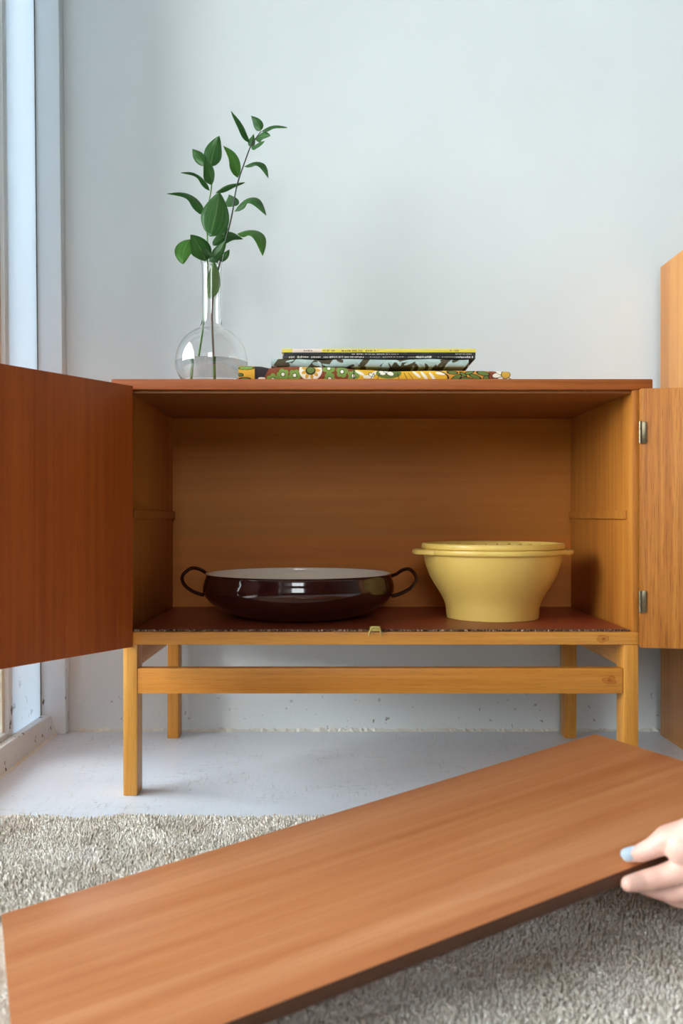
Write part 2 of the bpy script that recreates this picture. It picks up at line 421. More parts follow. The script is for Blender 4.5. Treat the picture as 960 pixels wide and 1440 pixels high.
# window: sash stiles, rails, putty bead, panes
win = bpy.data.objects.new('window_1', None); link(win); struct(win); win.location = (-.58, .4, 0)
WO = (-.58, .4, 0)
def stile(y0, y1):
    lean(box('stile', (-60, -56.35, y0, y1, 2.6, 242), M['frame'], win, .15, WO))
PANES = [(150.6, -10)]
stile(150.6, 152.4); stile(-24, -10)
lean(box('painted_pane', (-56.9, -56.45, 152.4, 166.9, 2.6, 242), M['milk'], win, .05, WO))['label'] = 'glass strip painted white'
for a, b in PANES:
    box('bottom_rail', (-60, -56.2, b, a, 2.6, 4.6), M['frame'], win, .5, WO)
    lean(box('top_rail', (-60, -56.3, b, a, 232, 242), M['frame'], win, .2, WO))
    for y0, y1 in ((a - 1.2, a), (b, b + 1.2)): lean(box('putty_bead', (-58.2, -57.0, y0, y1, 4.6, 232), M['putty'], win, .2, WO))
    lean(box('pane', (-58.0, -57.7, b + .5, a - .5, 4.2, 233), M['pane'], win, 0, WO))
# the dark seam between sash and post
struct(lean(box('trim_3', (-59, -56.45, 166.9, 167.4, 2.6, 242), M['gap'])))

shopwin = bpy.data.objects.new('window_2', None); link(shopwin); struct(shopwin); shopwin.location = (.05, -3.05, 1.16)
SO = (.05, -3.05, 1.16)
for x0, x1 in ((-50, -48), (-14, -11), (22, 25), (58, 60)): box('mullion', (x0, x1, -309, -302, 116, 245), M['frame'], shopwin, .3, SO)
for x0, x1 in ((-48, -14), (-11, 22), (25, 58)): box('pane', (x0, x1, -306, -305.6, 116, 245), M['pane'], shopwin, 0, SO)

# ------------------------------------------------------------------ rug
BU = Vector((.9115285, .38344855, .14860348)); BV = Vector((-.38376601, .92301506, -.02769204)); BN = BU.cross(BV).normalized()
BA = Vector((-.3350929, .8782946, .0172560)); BL, BW, BT = .7397, .3207, .0120     # far left top corner of the loose shelf
rug = thing('rug', (.3, .2, 0), 'shaggy beige wool rug on the white floor below the loose shelf', 'rug')
RO = Vector((.3, .2, 0)); RX0, RX1, RY0, RY1 = -.53, 1.3, -1.2, 1.197
bm = bmesh.new(); n = 160; rows = []
def rug_edge(x): return RY1 + .004 * math.sin(x * 23) + .003 * math.sin(x * 61 + 1)
top = []; bot = []
for i in range(n + 1):
    x = RX0 + (RX1 - RX0) * i / n; ye = rug_edge(x)
    top.append([bm.verts.new(Vector((x, y, .0045)) - RO) for y in (RY0, .2, .6, ye - .004)] + [bm.verts.new(Vector((x, ye, 0.0005)) - RO)])
for a, b in zip(top, top[1:]):
    for k in range(4): bm.faces.new((a[k], b[k], b[k + 1], a[k + 1]))
finish('backing', bm, M['rug'], rug)
def tufts():
    sp = .0027
    xs = np.arange(-.53, .64, sp); ys = np.arange(.42, 1.196, sp)
    X, Y = np.meshgrid(xs, ys); X = X.ravel(); Y = Y.ravel(); N = len(X)
    X = X + RNG.uniform(-.5, .5, N) * sp; Y = Y + RNG.uniform(-.5, .5, N) * sp
    edge = RY1 + .004 * np.sin(X * 23) + .003 * np.sin(X * 61 + 1)
    keep = Y < edge; X, Y = X[keep], Y[keep]; N = len(X)
    H = .0042 + .0042 * RNG.random(N) ** 1.5 + .0018 * np.sin(X * 41 + 1.3 * np.sin(Y * 37)) * np.sin(Y * 47 + X * 13)
    # pile is pressed flat beneath the board
    rel = np.stack([X - BA.x, Y - BA.y], 1)
    det = BU.x * BV.y - BU.y * BV.x
    s = (rel[:, 0] * BV.y - rel[:, 1] * BV.x) / det; t = (rel[:, 1] * BU.x - rel[:, 0] * BU.y) / det
    under = (s > -.01) & (s < BL + .01) & (t > -BW - .01) & (t < .01)
    zb = BA.z + s * BU.z + t * BV.z - BT - .0012
    H = np.where(under, np.minimum(H, np.maximum(zb - .004, .0008)), H)
    ang = RNG.random(N) * 2 * np.pi; ld = RNG.random(N) * 2 * np.pi; la = H * RNG.uniform(.05, .7, N)
    lx, ly = np.cos(ld) * la, np.sin(ld) * la
    verts = np.zeros((N, 7, 3)); w = .0014
    for k in range(3):
        a = ang + k * 2 * np.pi / 3
        verts[:, k] = np.stack([X + np.cos(a) * w, Y + np.sin(a) * w, np.full(N, .0035)], 1)
        verts[:, 3 + k] = np.stack([X + lx * .45 + np.cos(a + .5) * w * .95, Y + ly * .45 + np.sin(a + .5) * w * .95, .004 + H * .65], 1)
    verts[:, 6] = np.stack([X + lx, Y + ly, .004 + H], 1)
    tri = []
    for k in range(3):
        j = (k + 1) % 3
        tri += [(k, j, 3 + j), (k, 3 + j, 3 + k), (3 + k, 3 + j, 6)]
    faces = (np.array(tri)[None] + (np.arange(N) * 7)[:, None, None]).reshape(-1, 3)
    v = (verts.reshape(-1, 3) - np.array(RO)).astype(np.float32)
    me = bpy.data.meshes.new('pile'); me.vertices.add(len(v)); me.vertices.foreach_set('co', v.ravel())
    me.loops.add(faces.size); me.loops.foreach_set('vertex_index', faces.ravel().astype(np.int32))
    me.polygons.add(len(faces)); me.polygons.foreach_set('loop_start', np.arange(0, faces.size, 3, dtype=np.int32))
    me.polygons.foreach_set('use_smooth', np.ones(len(faces), dtype=bool))
    me.update(calc_edges=True); me.materials.append(M['rug'])
    o = bpy.data.objects.new('pile', me); link(o, rug); o['kind'] = 'stuff'
tufts()

# ------------------------------------------------------------------ sideboard
CO = Vector((.064, 1.48, 0))
cab = thing('sideboard', CO, 'low teak sideboard on beech legs with both doors standing open', 'cabinet')
YF, YB = 130.5, 167.5                                     # front and back of the body
def cb(name, b, mat, bevel=.08, parent=cab): return box(name, b, mat, parent, bevel, tuple(CO))
cb('top', (-33.5, 46.5, YF - .3, 168.6, 60.1, 61.7), M['teak_top'], .22)
cb('underside_panel', (-30.9, 43.6, YF + .6, YB - 2, 59.7, 60.15), M['teak_under'], 0)
cb('side_panel', (-31.9, -30.9, YF, YB, 22.4, 60.1), M['side'], .05)
cb('side_panel', (43.6, 44.6, YF, YB, 22.4, 60.1), M['side'], .05)
cb('back_panel', (-30.9, 43.6, 165.0, 166.2, 22.8, 60.1), M['back'], 0)
cb('bottom_panel', (-30.9, 43.6, YF + 1.4, 165, 23.0, 24.2), M['beech'], 0)
cb('front_rail', (-31.0, 44.5, YF - .02, YF + 1.5, 22.4, 24.25), M['beech_rail'], .1)
# lining sheet with a frayed front edge
bm = bmesh.new(); n = 240; ra = []; rb = []
for i in range(n + 1):
    x = -30.6 + 73.9 * i / n
    yf = YF + .75 + random.uniform(-.12, .12)
    ra.append((bm.verts.new(Vector((x, yf, 24.52)) / 100 - CO), bm.verts.new(Vector((x, 164.9, 24.52)) / 100 - CO)))
for a, b in zip(ra, ra[1:]): bm.faces.new((a[0], b[0], b[1], a[1]))
lin = finish('lining_sheet', bm, M['mat'], cab)
bm = bmesh.new(); prev = None
for i in range(n * 2 + 1):
    x = -30.6 + 73.9 * i / (n * 2)
    yf = YF + .62 + random.uniform(-.1, .1); zt = 24.52 + random.uniform(-.03, .1)
    row = [bm.verts.new(Vector(p) / 100 - CO) for p in ((x, yf, 24.27), (x, yf, zt), (x, yf + .35, 24.56))]
    if prev:
        for k in range(2): bm.faces.new((prev[k], row[k], row[k + 1], prev[k + 1]))
    prev = row
finish('frayed_edge', bm, M['frayed'], lin)
for x0, x1 in ((-31.8, -29.7), (42.3, 44.5)):
    for y0 in (YF, 164.4):
        cb('leg', (x0, x1, y0 + (.02 if y0 == YF else 0), y0 + 3.6, 0, 22.4), M['beech_z'], .22)
cb('stretcher', (-29.75, 42.25, YF + .15, YF + 1.9, 15.1, 18.9), M['beech_stretcher'], .22)
for x0, x1 in ((-31.6, -29.9), (42.5, 44.2)): cb('side_apron', (x0, x1, YF + 3.6, 164.4, 18.85, 22.35), M['beech_y'], .1)
# cleats that carried the loose shelf
cl = cb('shelf_cleat', (-30.9, -30.4, 133.2, 164.9, 41.0, 42.3), M['side'], .06)
cl = cb('shelf_cleat', (43.15, 43.6, 133.2, 164.9, 41.0, 42.3), M['side'], .06)
# brass catch in the middle of the front rail
bm = bmesh.new()
path = [Vector((4.55, -.42, 23.75)), Vector((4.7, -.42, 24.4)), Vector((4.95, -.42, 25.05)), Vector((6.05, -.42, 25.05)), Vector((6.3, -.42, 24.4)), Vector((6.45, -.42, 23.75))]
path = [Vector((p.x, YF + p.y, p.z)) / 100 - CO for p in path]
add_tube(bm, path, [.0012, .0017, .0022, .0022, .0017, .0012], 8)
add_box(bm, .0470 - CO.x, .0630 - CO.x, (YF - .52) / 100 - CO.y, (YF + .9) / 100 - CO.y, .2440, .2508, .0016, 3)
finish('door_catch', bm, M['brass'], cab, 40)['label'] = 'small brass ball catch'
# doors: origin on the hinge line
def door(hx, hy, ang, sgn, mat, top=.600, width=37.2):
    bm = bmesh.new()
    x0, x1 = (0, width / 100) if sgn > 0 else (-width / 100, 0)
    add_box(bm, x0, x1, -.017, 0, .2225, top, .0012)
    d = finish('door', bm, mat, cab, 40)
    d.location = Vector((hx, hy, 0)) / 100 - CO; d.rotation_euler = (0, 0, ang)
    for z in (.536, .29):
        bm = bmesh.new()
        add_box(bm, .001, .0075, -.0192, -.0165, z - .0155, z + .0155, .0004)
        add_tube(bm, [(sgn * -.001, -.0200, z - .016), (sgn * -.001, -.0200, z - .005)], .0022, 10)
        add_tube(bm, [(sgn * -.001, -.0200, z - .0045), (sgn * -.001, -.0200, z + .0045)], .0022, 10)
        add_tube(bm, [(sgn * -.001, -.0200, z + .005), (sgn * -.001, -.0200, z + .016)], .0022, 10)
        finish('hinge', bm, M['nickel'], d, 40)
    return d
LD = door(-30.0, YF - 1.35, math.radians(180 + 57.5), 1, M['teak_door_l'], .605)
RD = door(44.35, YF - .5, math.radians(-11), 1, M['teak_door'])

# ------------------------------------------------------------------ loose shelf board
brd = bpy.data.objects.new('shelf_board', None); link(brd)
tag(brd, 'long loose teak shelf board tilted over the rug, held by a hand', 'shelf')
BM = Matrix((BU, BV, BN)).transposed().to_4x4(); BM.translation = BA - BN * BT
brd.matrix_world = BM
bm = bmesh.new(); add_box(bm, 0, BL, -BW, 0, .0004, BT, .0006); finish('panel', bm, M['shelf'], brd, 40)
bm = bmesh.new(); add_box(bm, .0002, BL - .0002, -BW - .0004, -BW + .001, .0002, BT - .0006); finish('edge_band', bm, M['shelf_edge'], brd)

# ------------------------------------------------------------------ tall cabinet at the right
TO = Vector((.91, 1.5, 0))
tall = thing('tall_cabinet', TO, 'taller oak-coloured cabinet side at the right edge behind the open door', 'cabinet')
def tb(name, b, mat, bevel=.1): return box(name, b, mat, tall, bevel, tuple(TO))
tb('side_panel', (61.1, 62.8, 138.6, 167.2, 0, 88.7), M['oak_side'], .12)
tb('side_panel', (119.2, 121, 138.6, 167.2, 0, 88.7), M['oak_side'], .12)
tb('top', (62.8, 119.2, 138.6, 167.2, 87, 88.7), M['oak_side'], .05)
tb('back_panel', (62.8, 119.2, 166, 167, 3, 87), M['back'], 0)
tb('plinth', (62.8, 119.2, 140, 142, 0, 6), M['oak_side'], 0)
for x0, x1 in ((63, 90.8), (91.2, 119)): tb('door', (x0, x1, 138.8, 140.4, 6.3, 86.7), M['oak_side'], .1)

# ------------------------------------------------------------------ glass vase and water
VD = 150.0; VC = W(297.5, 727, VD); VX = VC.x
vase = thing('vase', (VX, VD / 100, .617), 'clear glass bottle vase with round bulb standing on the sideboard', 'vase')
R = 6.15; pr = []
outer = [(0, 0), (3.0, 0), (3.6, .12)]
zc = R * .96
for a in np.linspace(-58, 66, 26):
    outer.append((R * math.cos(math.radians(a)), zc + R * math.sin(math.radians(a)) * (.93 if a < 0 else 1)))
zt = outer[-1][1]
outer = [p for p in outer if p[1] >= 0]
outer += [(2.1, zt + .35), (1.82, zt + .8), (1.70, zt + 1.5), (1.62, zt + 3), (1.60, 17), (1.62, 20.5), (1.68, 22.3), (1.80, 22.85), (1.86, 23.05)]
th = .11
inner = [(1.76, 23.1), (1.68, 22.9), (1.56, 22.2), (1.50, 20.5), (1.48, 17), (1.50, zt + 3), (1.58, zt + 1.5), (1.71, zt + .8)]
Ri = R - th
inn2 = []
for a in np.linspace(66, -62, 26):
    inn2.append((Ri * math.cos(math.radians(a)), zc + Ri * math.sin(math.radians(a)) * (.93 if a < 0 else 1)))
inner += [p for p in inn2 if p[1] > .35] + [(2.4, .32), (0, .3)]
lathe('glass_body', outer + inner, M['glass'], vase, 72, 180)
ZW = 5.8
wprof = [(0, .34), (2.3, .36)]
for a in np.linspace(-62, 40, 60):
    r_, z_ = (Ri + .035) * math.cos(math.radians(a)), zc + (Ri + .035) * math.sin(math.radians(a)) * (.93 if a < 0 else 1)
    if .4 < z_ < ZW: wprof.append((r_, z_))
wprof += [(wprof[-1][0], ZW + .03), (wprof[-1][0] - .25, ZW), (0, ZW)]
lathe('water', wprof, M['water'], vase, 72, 40)

# ------------------------------------------------------------------ two leafy sprigs
def Z1(X, Y, D): return W(220 + X / 4.8, 140 + Y / 4.8, D)  # reading off an enlarged crop of the photograph
def leaf_mesh(base, tip, width, arch, face, cup):
    """blade from base to tip; arch = sideways bow (vector), face = the way the upper side looks"""
    bm = bmesh.new(); uvl = bm.loops.layers.uv.new('uv')
    n, m = 12, 6; rows = []
    axis = (tip - base); L = axis.length
    for i in range(n + 1):
        t = i / n
        c = base + axis * t + arch * math.sin(PI * t) * 1.0
        tg = (axis + arch * PI * math.cos(PI * t)).normalized()
        f = (face - tg * face.dot(tg)).normalized(); s = tg.cross(f)
        w = width * (math.sin(PI * min(1, t ** .82)) ** .8 * (1 - .25 * t) + .03 * (1 - t))
        row = []
        for k in range(m + 1):
            u = k / m * 2 - 1
            row.append(bm.verts.new(c + s * (u * w * .5) - f * (abs(u) ** 1.5 * w * cup) + f * .0006 * math.sin(9 * t + 3 * u)))
        rows.append(row)
    for i in range(n):
        for k in range(m):
            fc = bm.faces.new((rows[i][k], rows[i][k + 1], rows[i + 1][k + 1], rows[i + 1][k]))
            for lp, (a, b) in zip(fc.loops, ((i, k), (i, k + 1), (i + 1, k + 1), (i + 1, k))): lp[uvl].uv = (b / m, a / n)
    return bm
def sprig(name, label, path, rad, leaves, segs):
    p0 = path[0]
    t = thing(name, p0, label, 'plant sprig', 'leafy sprigs in the vase')
    pts = [p - p0 for p in spline(path, 6)]
    i0 = 0
    for frac, mat in segs:
        i1 = int(frac * (len(pts) - 1)); bm = bmesh.new()
        rr = [rad * (1 - .55 * i / len(pts)) for i in range(i0, i1 + 1)]
        add_tube(bm, pts[i0:i1 + 1], rr, 8); finish('stem', bm, mat, t, 60); i0 = i1
    for (b, tp, w, arch, face, cup, mat) in leaves:
        sc = VD / F / 480 * 1.0                              # crop pixel to metres
        base = Z1(*b); tip = Z1(*tp)
        bm = leaf_mesh(base - p0, tip - p0, w * 1.17 * VD / F / 4.8 / 100, Vector((arch[0], arch[2], -arch[1])) * VD / F / 4.8 / 100, Vector(face).normalized(), cup)
        bmesh.ops.solidify(bm, geom=bm.faces[:], thickness=.0003)
        lf = finish('leaf', bm, M[mat], t, 180)
    return t
D0 = VD
FU = (.1, -.88, .42); FC = (0, -1, .15); FL = (-.5, -.8, .3); FR = (.5, -.8, .3); FT = (0, -.72, .69)
# leaves: base (x,y,depth), tip (x,y,depth), width, bow (x,y,depth), facing, cupping
right_leaves = [
    ((627, 292, 150), (502, 78, 148), 62, (14, -6, 0), (.6, -.7, .3), .30, 'leaf'),
    ((697, 212, 151), (638, 108, 152), 62, (12, -4, 0), (-.3, -.9, .3), .12, 'leaf'),
    ((708, 214, 151), (882, 190, 149), 62, (0, -26, 0), FT, .2, 'leaf'),
    ((668, 270, 150), (768, 244, 147), 66, (0, -14, 0), FC, .12, 'leaf'),
    ((640, 318, 150), (728, 280, 146), 56, (0, 6, 0), FC, .12, 'leaf'),
    ((640, 316, 151), (656, 232, 154), 46, (-6, 0, 0), FC, .15, 'leaf'),
    ((548, 528, 150), (450, 312, 146), 88, (22, -22, 0), (.35, -.9, .3), .12, 'leaf_pale'),
    ((592, 452, 151), (755, 530, 148), 66, (24, -62, 0), (.2, -.75, .6), .18, 'leaf'),
    ((526, 756, 150), (740, 782, 146), 92, (10, -98, 0), (.1, -.78, .6), .16, 'leaf'),
    ((512, 722, 152), (490, 640, 158), 92, (6, 0, 0), FC, .1, 'leaf'),
    ((545, 905, 151), (716, 1056, 146), 112, (50, -70, 0), (.45, -.8, .4), .1, 'leaf_pale'),
    ((380, 985, 152), (584, 942, 155), 92, (0, -48, 0), FU, .12, 'leaf'),
    ((420, 1085, 151), (492, 1012, 149), 46, (6, 8, 0), FR, .15, 'leaf'),
    ((455, 915, 151), (470, 838, 153), 40, (0, 0, 0), FC, .15, 'leaf'),
]
left_leaves = [
    ((362, 455, 149), (424, 244, 147), 112, (-8, -2, 0), (.1, -1, .1), .08, 'leaf'),
    ((330, 445, 150), (242, 332, 152), 72, (-6, -12, 0), (-.2, -.9, .4), .15, 'leaf'),
    ((372, 578, 148), (325, 372, 145), 90, (14, 10, 0), (.5, -.85, .2), .22, 'leaf'),
    ((358, 615, 149), (165, 494, 146), 62, (18, -44, 0), FT, .2, 'leaf'),
    ((325, 785, 149), (72, 636, 145), 84, (20, -58, 0), (-.1, -.78, .6), .15, 'leaf'),
    ((360, 925, 147), (424, 622, 143), 178, (6, 0, 0), (.05, -1, .05), .08, 'leaf'),
    ((398, 630, 150), (596, 560, 153), 62, (0, -18, 0), FT, .2, 'leaf'),
    ((330, 1092, 148), (228, 912, 144), 128, (12, -6, 0), (-.1, -.9, .35), .10, 'leaf'),
    ((228, 945, 150), (180, 1112, 147), 122, (-22, -6, 0), (-.1, -1, .1), .06, 'leaf_pale'),
    ((355, 1092, 147), (470, 950, 145), 78, (0, 10, 0), (.2, -.9, .3), .12, 'leaf'),
    ((358, 1345, 150), (385, 1085, 149), 92, (10, 0, 0), FC, .25, 'leaf_light'),
    ((385, 1090, 149), (330, 1000, 143), 110, (0, 0, 0), FU, .1, 'leaf'),
]
right_path = [W(301, 556, 149.5), W(300, 503, 150.5), W(298, 440, 150.4), W(302, 400, 150.2), W(311, 362, 150), Z1(466, 955, 150), Z1(510, 770, 150), Z1(540, 590, 150), Z1(592, 430, 150.5), Z1(634, 318, 150.8), Z1(660, 275, 151), Z1(705, 214, 151)]
left_path = [W(271, 555, 150), W(277, 515, 150), W(284, 470, 149.8), W(290, 420, 149.6), W(291.5, 380, 149.5), Z1(343, 960, 149.4), Z1(341, 860, 149.3), Z1(350, 720, 149.2), Z1(368, 610, 149), Z1(372, 540, 149), Z1(352, 470, 149), Z1(360, 440, 149)]
sprig('leafy_sprig', 'tall leafy sprig with dark stem leaning right in the vase', right_path, .0019, right_leaves, [(.09, M['stem_green']), (.30, M['stem_brown']), (1, M['stem_dark'])])
sprig('leafy_sprig', 'shorter leafy sprig with big front leaf upright in the vase', left_path, .0019, left_leaves, [(.12, M['stem_green']), (1, M['stem_green'])])

# ------------------------------------------------------------------ printed cloths and magazines on top
def painted_block(name, x0, x1, y0, y1, zfun0, zfun1, paint, mat, nx, nz, label=None, cat=None, group=None, roundness=.5, wob=.0006, ends=.25):
    """a soft block, front skin dense enough to carry a flat print; paint(px_x, height fraction) -> colours. metres"""
    ny = 6
    xs = np.linspace(x0, x1, nx)
    loop = []
    for k in range(nz): loop.append(('f', k / (nz - 1)))
    verts = []; cols = []
    ux = np.linspace(0, 1, nx)
    for tag_, v in loop:
        z0 = zfun0(xs); z1 = zfun1(xs); z = z0 + (z1 - z0) * v
        y = y0 + roundness * (z1 - z0) * (1 - np.sqrt(np.clip(1 - (2 * v - 1) ** 2, 0, 1))) + wob * np.sin(xs * 90 + v * 4)
        verts.append(np.stack([xs, y, z], 1)); cols.append(paint(xs, np.full(nx, v), z))
    for j in range(1, ny + 1):
        z1 = zfun1(xs); y = y0 + roundness * (z1 - zfun0(xs)) + (y1 - y0) * j / ny
        verts.append(np.stack([xs, y, z1], 1)); cols.append(paint(xs, np.full(nx, 1.0 + j * .3), z1))
    for j in range(ny + 1):
        z0 = zfun0(xs); y = y0 + roundness * (zfun1(xs) - z0) + (y1 - y0) * (ny - j) / ny
        verts.append(np.stack([xs, y, z0], 1)); cols.append(paint(xs, np.zeros(nx), z0))
    nr = len(verts); V = np.concatenate(verts); C = np.concatenate(cols)
    faces = []
    for r in range(nr):
        r2 = (r + 1) % nr; a = r * nx + np.arange(nx - 1); b = r2 * nx + np.arange(nx - 1)
        faces.append(np.stack([a, a + 1, b + 1, b], 1))
    faces = np.concatenate(faces).tolist()
    faces += [[r * nx for r in range(nr)], [r * nx + nx - 1 for r in range(nr)][::-1]]
    o0 = np.array([(x0 + x1) / 2, y0, float(np.min(zfun0(xs)))])
    me = bpy.data.meshes.new(name); me.from_pydata((V - o0).tolist(), [], faces)
    at = me.color_attributes.new('print', 'FLOAT_COLOR', 'POINT'); at.data.foreach_set('color', C.astype(np.float32).ravel())
    me.polygons.foreach_set('use_smooth', [True] * len(me.polygons)); me.set_sharp_from_angle(angle=math.radians(50))
    me.materials.append(mat); me.update()
    bm = bmesh.new(); bm.from_mesh(me); bmesh.ops.recalc_face_normals(bm, faces=bm.faces); bm.to_mesh(me); bm.free()
    o = bpy.data.objects.new(name, me); o.location = o0; link(o)
    if label: tag(o, label, cat, group)
    return o
def S(*c): return np.array(srgb(*c))
def ell(px, py, cx, cy, rx, ry, rot=0):
    c, s = math.cos(rot), math.sin(rot); dx, dy = px - cx, py - cy
    return np.sqrt(((dx * c + dy * s) / rx) ** 2 + ((-dx * s + dy * c) / ry) ** 2)
CD = 132.6
def to_px(x, z, D=CD): return CX + x * 100 * F / D, CY - (z * 100 - CAMH) * F / D
def floral(x, v, z):
    px, py = to_px(x, z)
    py = np.where(v > 1, 517 - (v - 1) * 20, py)
    c = np.tile(S(214, 160, 52), (len(px), 1))
    A = lambda X, Y: (320 + X / 4.571, 480 + Y / 4.571)
    B = lambda X, Y: (520 + X / 4.571, 480 + Y / 4.571)
    def put(mask, col): c[mask] = col
    def e(p, rx, ry, col, rot=0, line=None, lw=.9):
        q = ell(px, py, p[0], p[1], rx / 4.571, ry / 4.571, rot)
        if line is not None: put(q < 1 + lw / (min(rx, ry) / 4.571), line)
        put(q < 1, col)
    BLK = S(30, 22, 20); GRN = S(116, 146, 66); WHT = S(232, 226, 210); BRN = S(128, 62, 30); YEL = S(222, 172, 44); ORG = S(204, 142, 44); DG = S(98, 116, 52)
    put((px > 358) & (px < 384), S(44, 36, 40))
    put((px > 377 - (py - 520) * .5) & (px < 498), BRN)
    put((px >= 497) & (px < 630), YEL); put((px >= 628) & (px < 690), ORG); put((px >= 687) & (px < 696), BRN); put(px >= 694, S(150, 76, 36))
    e(A(118, 170), 44, 11, GRN, 0, BLK, .6); e(A(82, 215), 14, 8, DG, 0, BLK); e(A(110, 240), 26, 7, DG, 0, BLK); e(A(218, 238), 24, 8, WHT)
    put(np.abs(px - (359 + (py - 520) * .25)) < .7, BLK)
    for cx, cy in ((355, 212), (430, 218), (655, 240), (735, 195), (650, 172), (808, 222), (290, 245)):
        for k in range(5):
            a = k * 2 * PI / 5 + cx
            e(A(cx + 23 * math.cos(a), cy + 23 * math.sin(a)), 17, 17, GRN)
        e(A(cx, cy), 15, 15, BLK); e(A(cx, cy), 11, 11, WHT)
    e(A(533, 186), 74, 66, WHT); 
    for k in range(9):
        a = k * 2 * PI / 9; e(A(533 + 42 * math.cos(a), 186 + 38 * math.sin(a)), 19, 11, S(208, 160, 58), a)
    e(A(533, 188), 32, 28, BLK); e(A(533, 186), 24, 21, DG)
    put(np.abs(px - 497.5) < .8, BLK)
    for (X, Y, rx, ry, ro) in ((850, 203, 34, 10, .5), (905, 228, 34, 12, 0), (940, 205, 24, 9, -.5)): e(A(X, Y), rx, ry, WHT, ro)
    e(B(120, 205), 82, 34, DG)
    for (X, Y, rx, ry, ro) in ((80, 200, 22, 16, .3), (130, 206, 24, 13, .4), (104, 190, 16, 12, 0), (10, 215, 18, 10, .4)): e(B(X, Y), rx, ry, WHT, ro, BLK, .5)
    for (X, Y, rx, ry, ro) in ((300, 212, 34, 9, .7), (350, 222, 36, 10, .9), (402, 226, 34, 9, .9), (455, 205, 34, 10, .1)): e(B(X, Y), rx, ry, WHT, ro)
    for X, sl in ((180, .2), (225, .5), (255, .8), (60, -.4), (20, -.6)):
        put((np.abs((px - (520 + X / 4.571)) - sl * (py - 527)) < .45) & (py > 524), BLK)
    q = ell(px, py, 596, 532, 34, 13); put((q > .97) & (q < 1.04) & (px > 600) & (px < 632), BLK)
    for (X, Y, rx, ry, ro) in ((555, 234, 34, 13, -.5), (622, 243, 36, 11, .1), (676, 226, 34, 11, .35), (728, 206, 36, 13, .2), (530, 200, 28, 10, .1), (745, 240, 20, 16, -.8), (640, 200, 26, 9, -.3), (600, 212, 20, 8, .6)):
        e(B(X, Y), rx, ry, DG, ro, BLK, .8)
    for k in range(7):
        a = k * 2 * PI / 7 + .3
        e(B(862 + 46 * math.cos(a), 214 + 32 * math.sin(a)), 30, 15, WHT, a, BLK, .6)
    e(B(872, 214), 27, 24, S(206, 160, 60), 0, BLK, .8)
    return c
def leafy(x, v, z):
    px, py = to_px(x, z, 133.5); py = np.where(v > 1, 506 - (v - 1) * 20, py)
    c = np.tile(S(166, 184, 180), (len(px), 1)); DK = S(74, 66, 44)
    c[(np.sin(px * .11 + py * .09) + .55 * np.sin(px * .043 + 2.0)) > .35] = DK
    for k in range(46):
        rr = random.Random(k); cx = 384 + k * 6.1 + rr.uniform(-2, 2); cy = rr.uniform(506, 520); ro = rr.uniform(-1.1, 1.1)
        col = S(172, 192, 188) if k % 5 else S(146, 166, 164)
        if k % 3 == 0: col = DK
        c[ell(px, py, cx, cy, rr.uniform(5, 11), rr.uniform(1.2, 3.0), ro) < 1] = col
    return c
Zt = .617
def f_top(xs):
    px = CX + xs * 100 * F / CD
    t = np.interp(px, [334, 338, 350, 366, 378, 392, 415, 432, 460, 480, 498, 520, 545, 590, 640, 690, 712, 719], [514.5, 513.5, 514, 514.5, 517, 515.5, 514.8, 515.5, 515.5, 516, 519, 519.5, 522, 521, 520.5, 521.5, 522, 523])
    return (CAMH - (t - CY) * CD / F) / 100
f0 = lambda xs: np.full(len(xs), Zt + .0002)
PXX = lambda px, D: (px - CX) * D / F / 100
painted_block('folded_cloth', PXX(335, CD), PXX(718.5, CD), CD / 100, 1.52, f0, f_top, floral, M['print_cloth'], 900, 48,
              'folded cotton cloth printed with brown, yellow and white flowers', 'cloth', None, .28)
zl0 = Zt + .0234
ft = lambda xs: np.full(len(xs), Zt + .0355) + .0008 * np.sin(xs * 60)
fb = lambda xs: np.full(len(xs), zl0)
painted_block('folded_cloth', PXX(381, 133.5), PXX(659, 133.5), 1.335, 1.53, fb, ft, leafy, M['print_cloth'], 520, 24,
              'folded cloth with pale blue and olive leaf print beneath the magazines', 'cloth', None, .35)
def spine_paint(kind):
    rr = random.Random(len(kind))
    words = []
    def text(a, b, h0, h1, step, col):
        x = a
        while x < b:
            wl = rr.uniform(.35, 1.0) * step
            if rr.random() > .16: words.append((x, x + wl * .62, h0 + rr.uniform(0, .12), h1 - rr.uniform(0, .16), col))
            x += wl
    if kind == 'yellow':
        text(427, 439, .25, .8, 2.2, S(120, 100, 90)); text(454, 471, .2, .85, 2.2, S(96, 86, 30)); text(480, 531, .2, .8, 2.4, S(110, 98, 40)); text(632, 644, .25, .75, 2.2, S(120, 104, 40))
    elif kind == 'black_a':
        text(492, 560, .3, .75, 2.0, S(190, 188, 176)); text(640, 664, .3, .8, 2.0, S(170, 168, 156))
    else:
        text(402, 450, .25, .85, 3.4, S(205, 196, 178)); text(455, 510, .3, .85, 2.0, S(214, 208, 194)); text(520, 580, .35, .8, 5, S(150, 140, 124))
        text(584, 609, .25, .9, 2.2, S(230, 226, 216)); text(615, 640, .35, .8, 3.2, S(150, 146, 130)); text(641, 667, .25, .85, 2.6, S(222, 216, 206))
    def paint(x, v, z):
        px, _ = to_px(x, z, 134)
        if kind == 'yellow':
            c = np.tile(S(222, 204, 74), (len(px), 1)); c[(px > 411) & (px < 452)] = S(226, 206, 192)
        else: c = np.tile(S(26, 26, 26) if kind == 'black_a' else S(32, 32, 32), (len(px), 1))
        for a, b, h0, h1, col in words: c[(px > a) & (px < b) & (v > h0) & (v < h1)] = col
        if len(v) and v[0] == 0 and kind != 'yellow': pass
        return c
    return paint
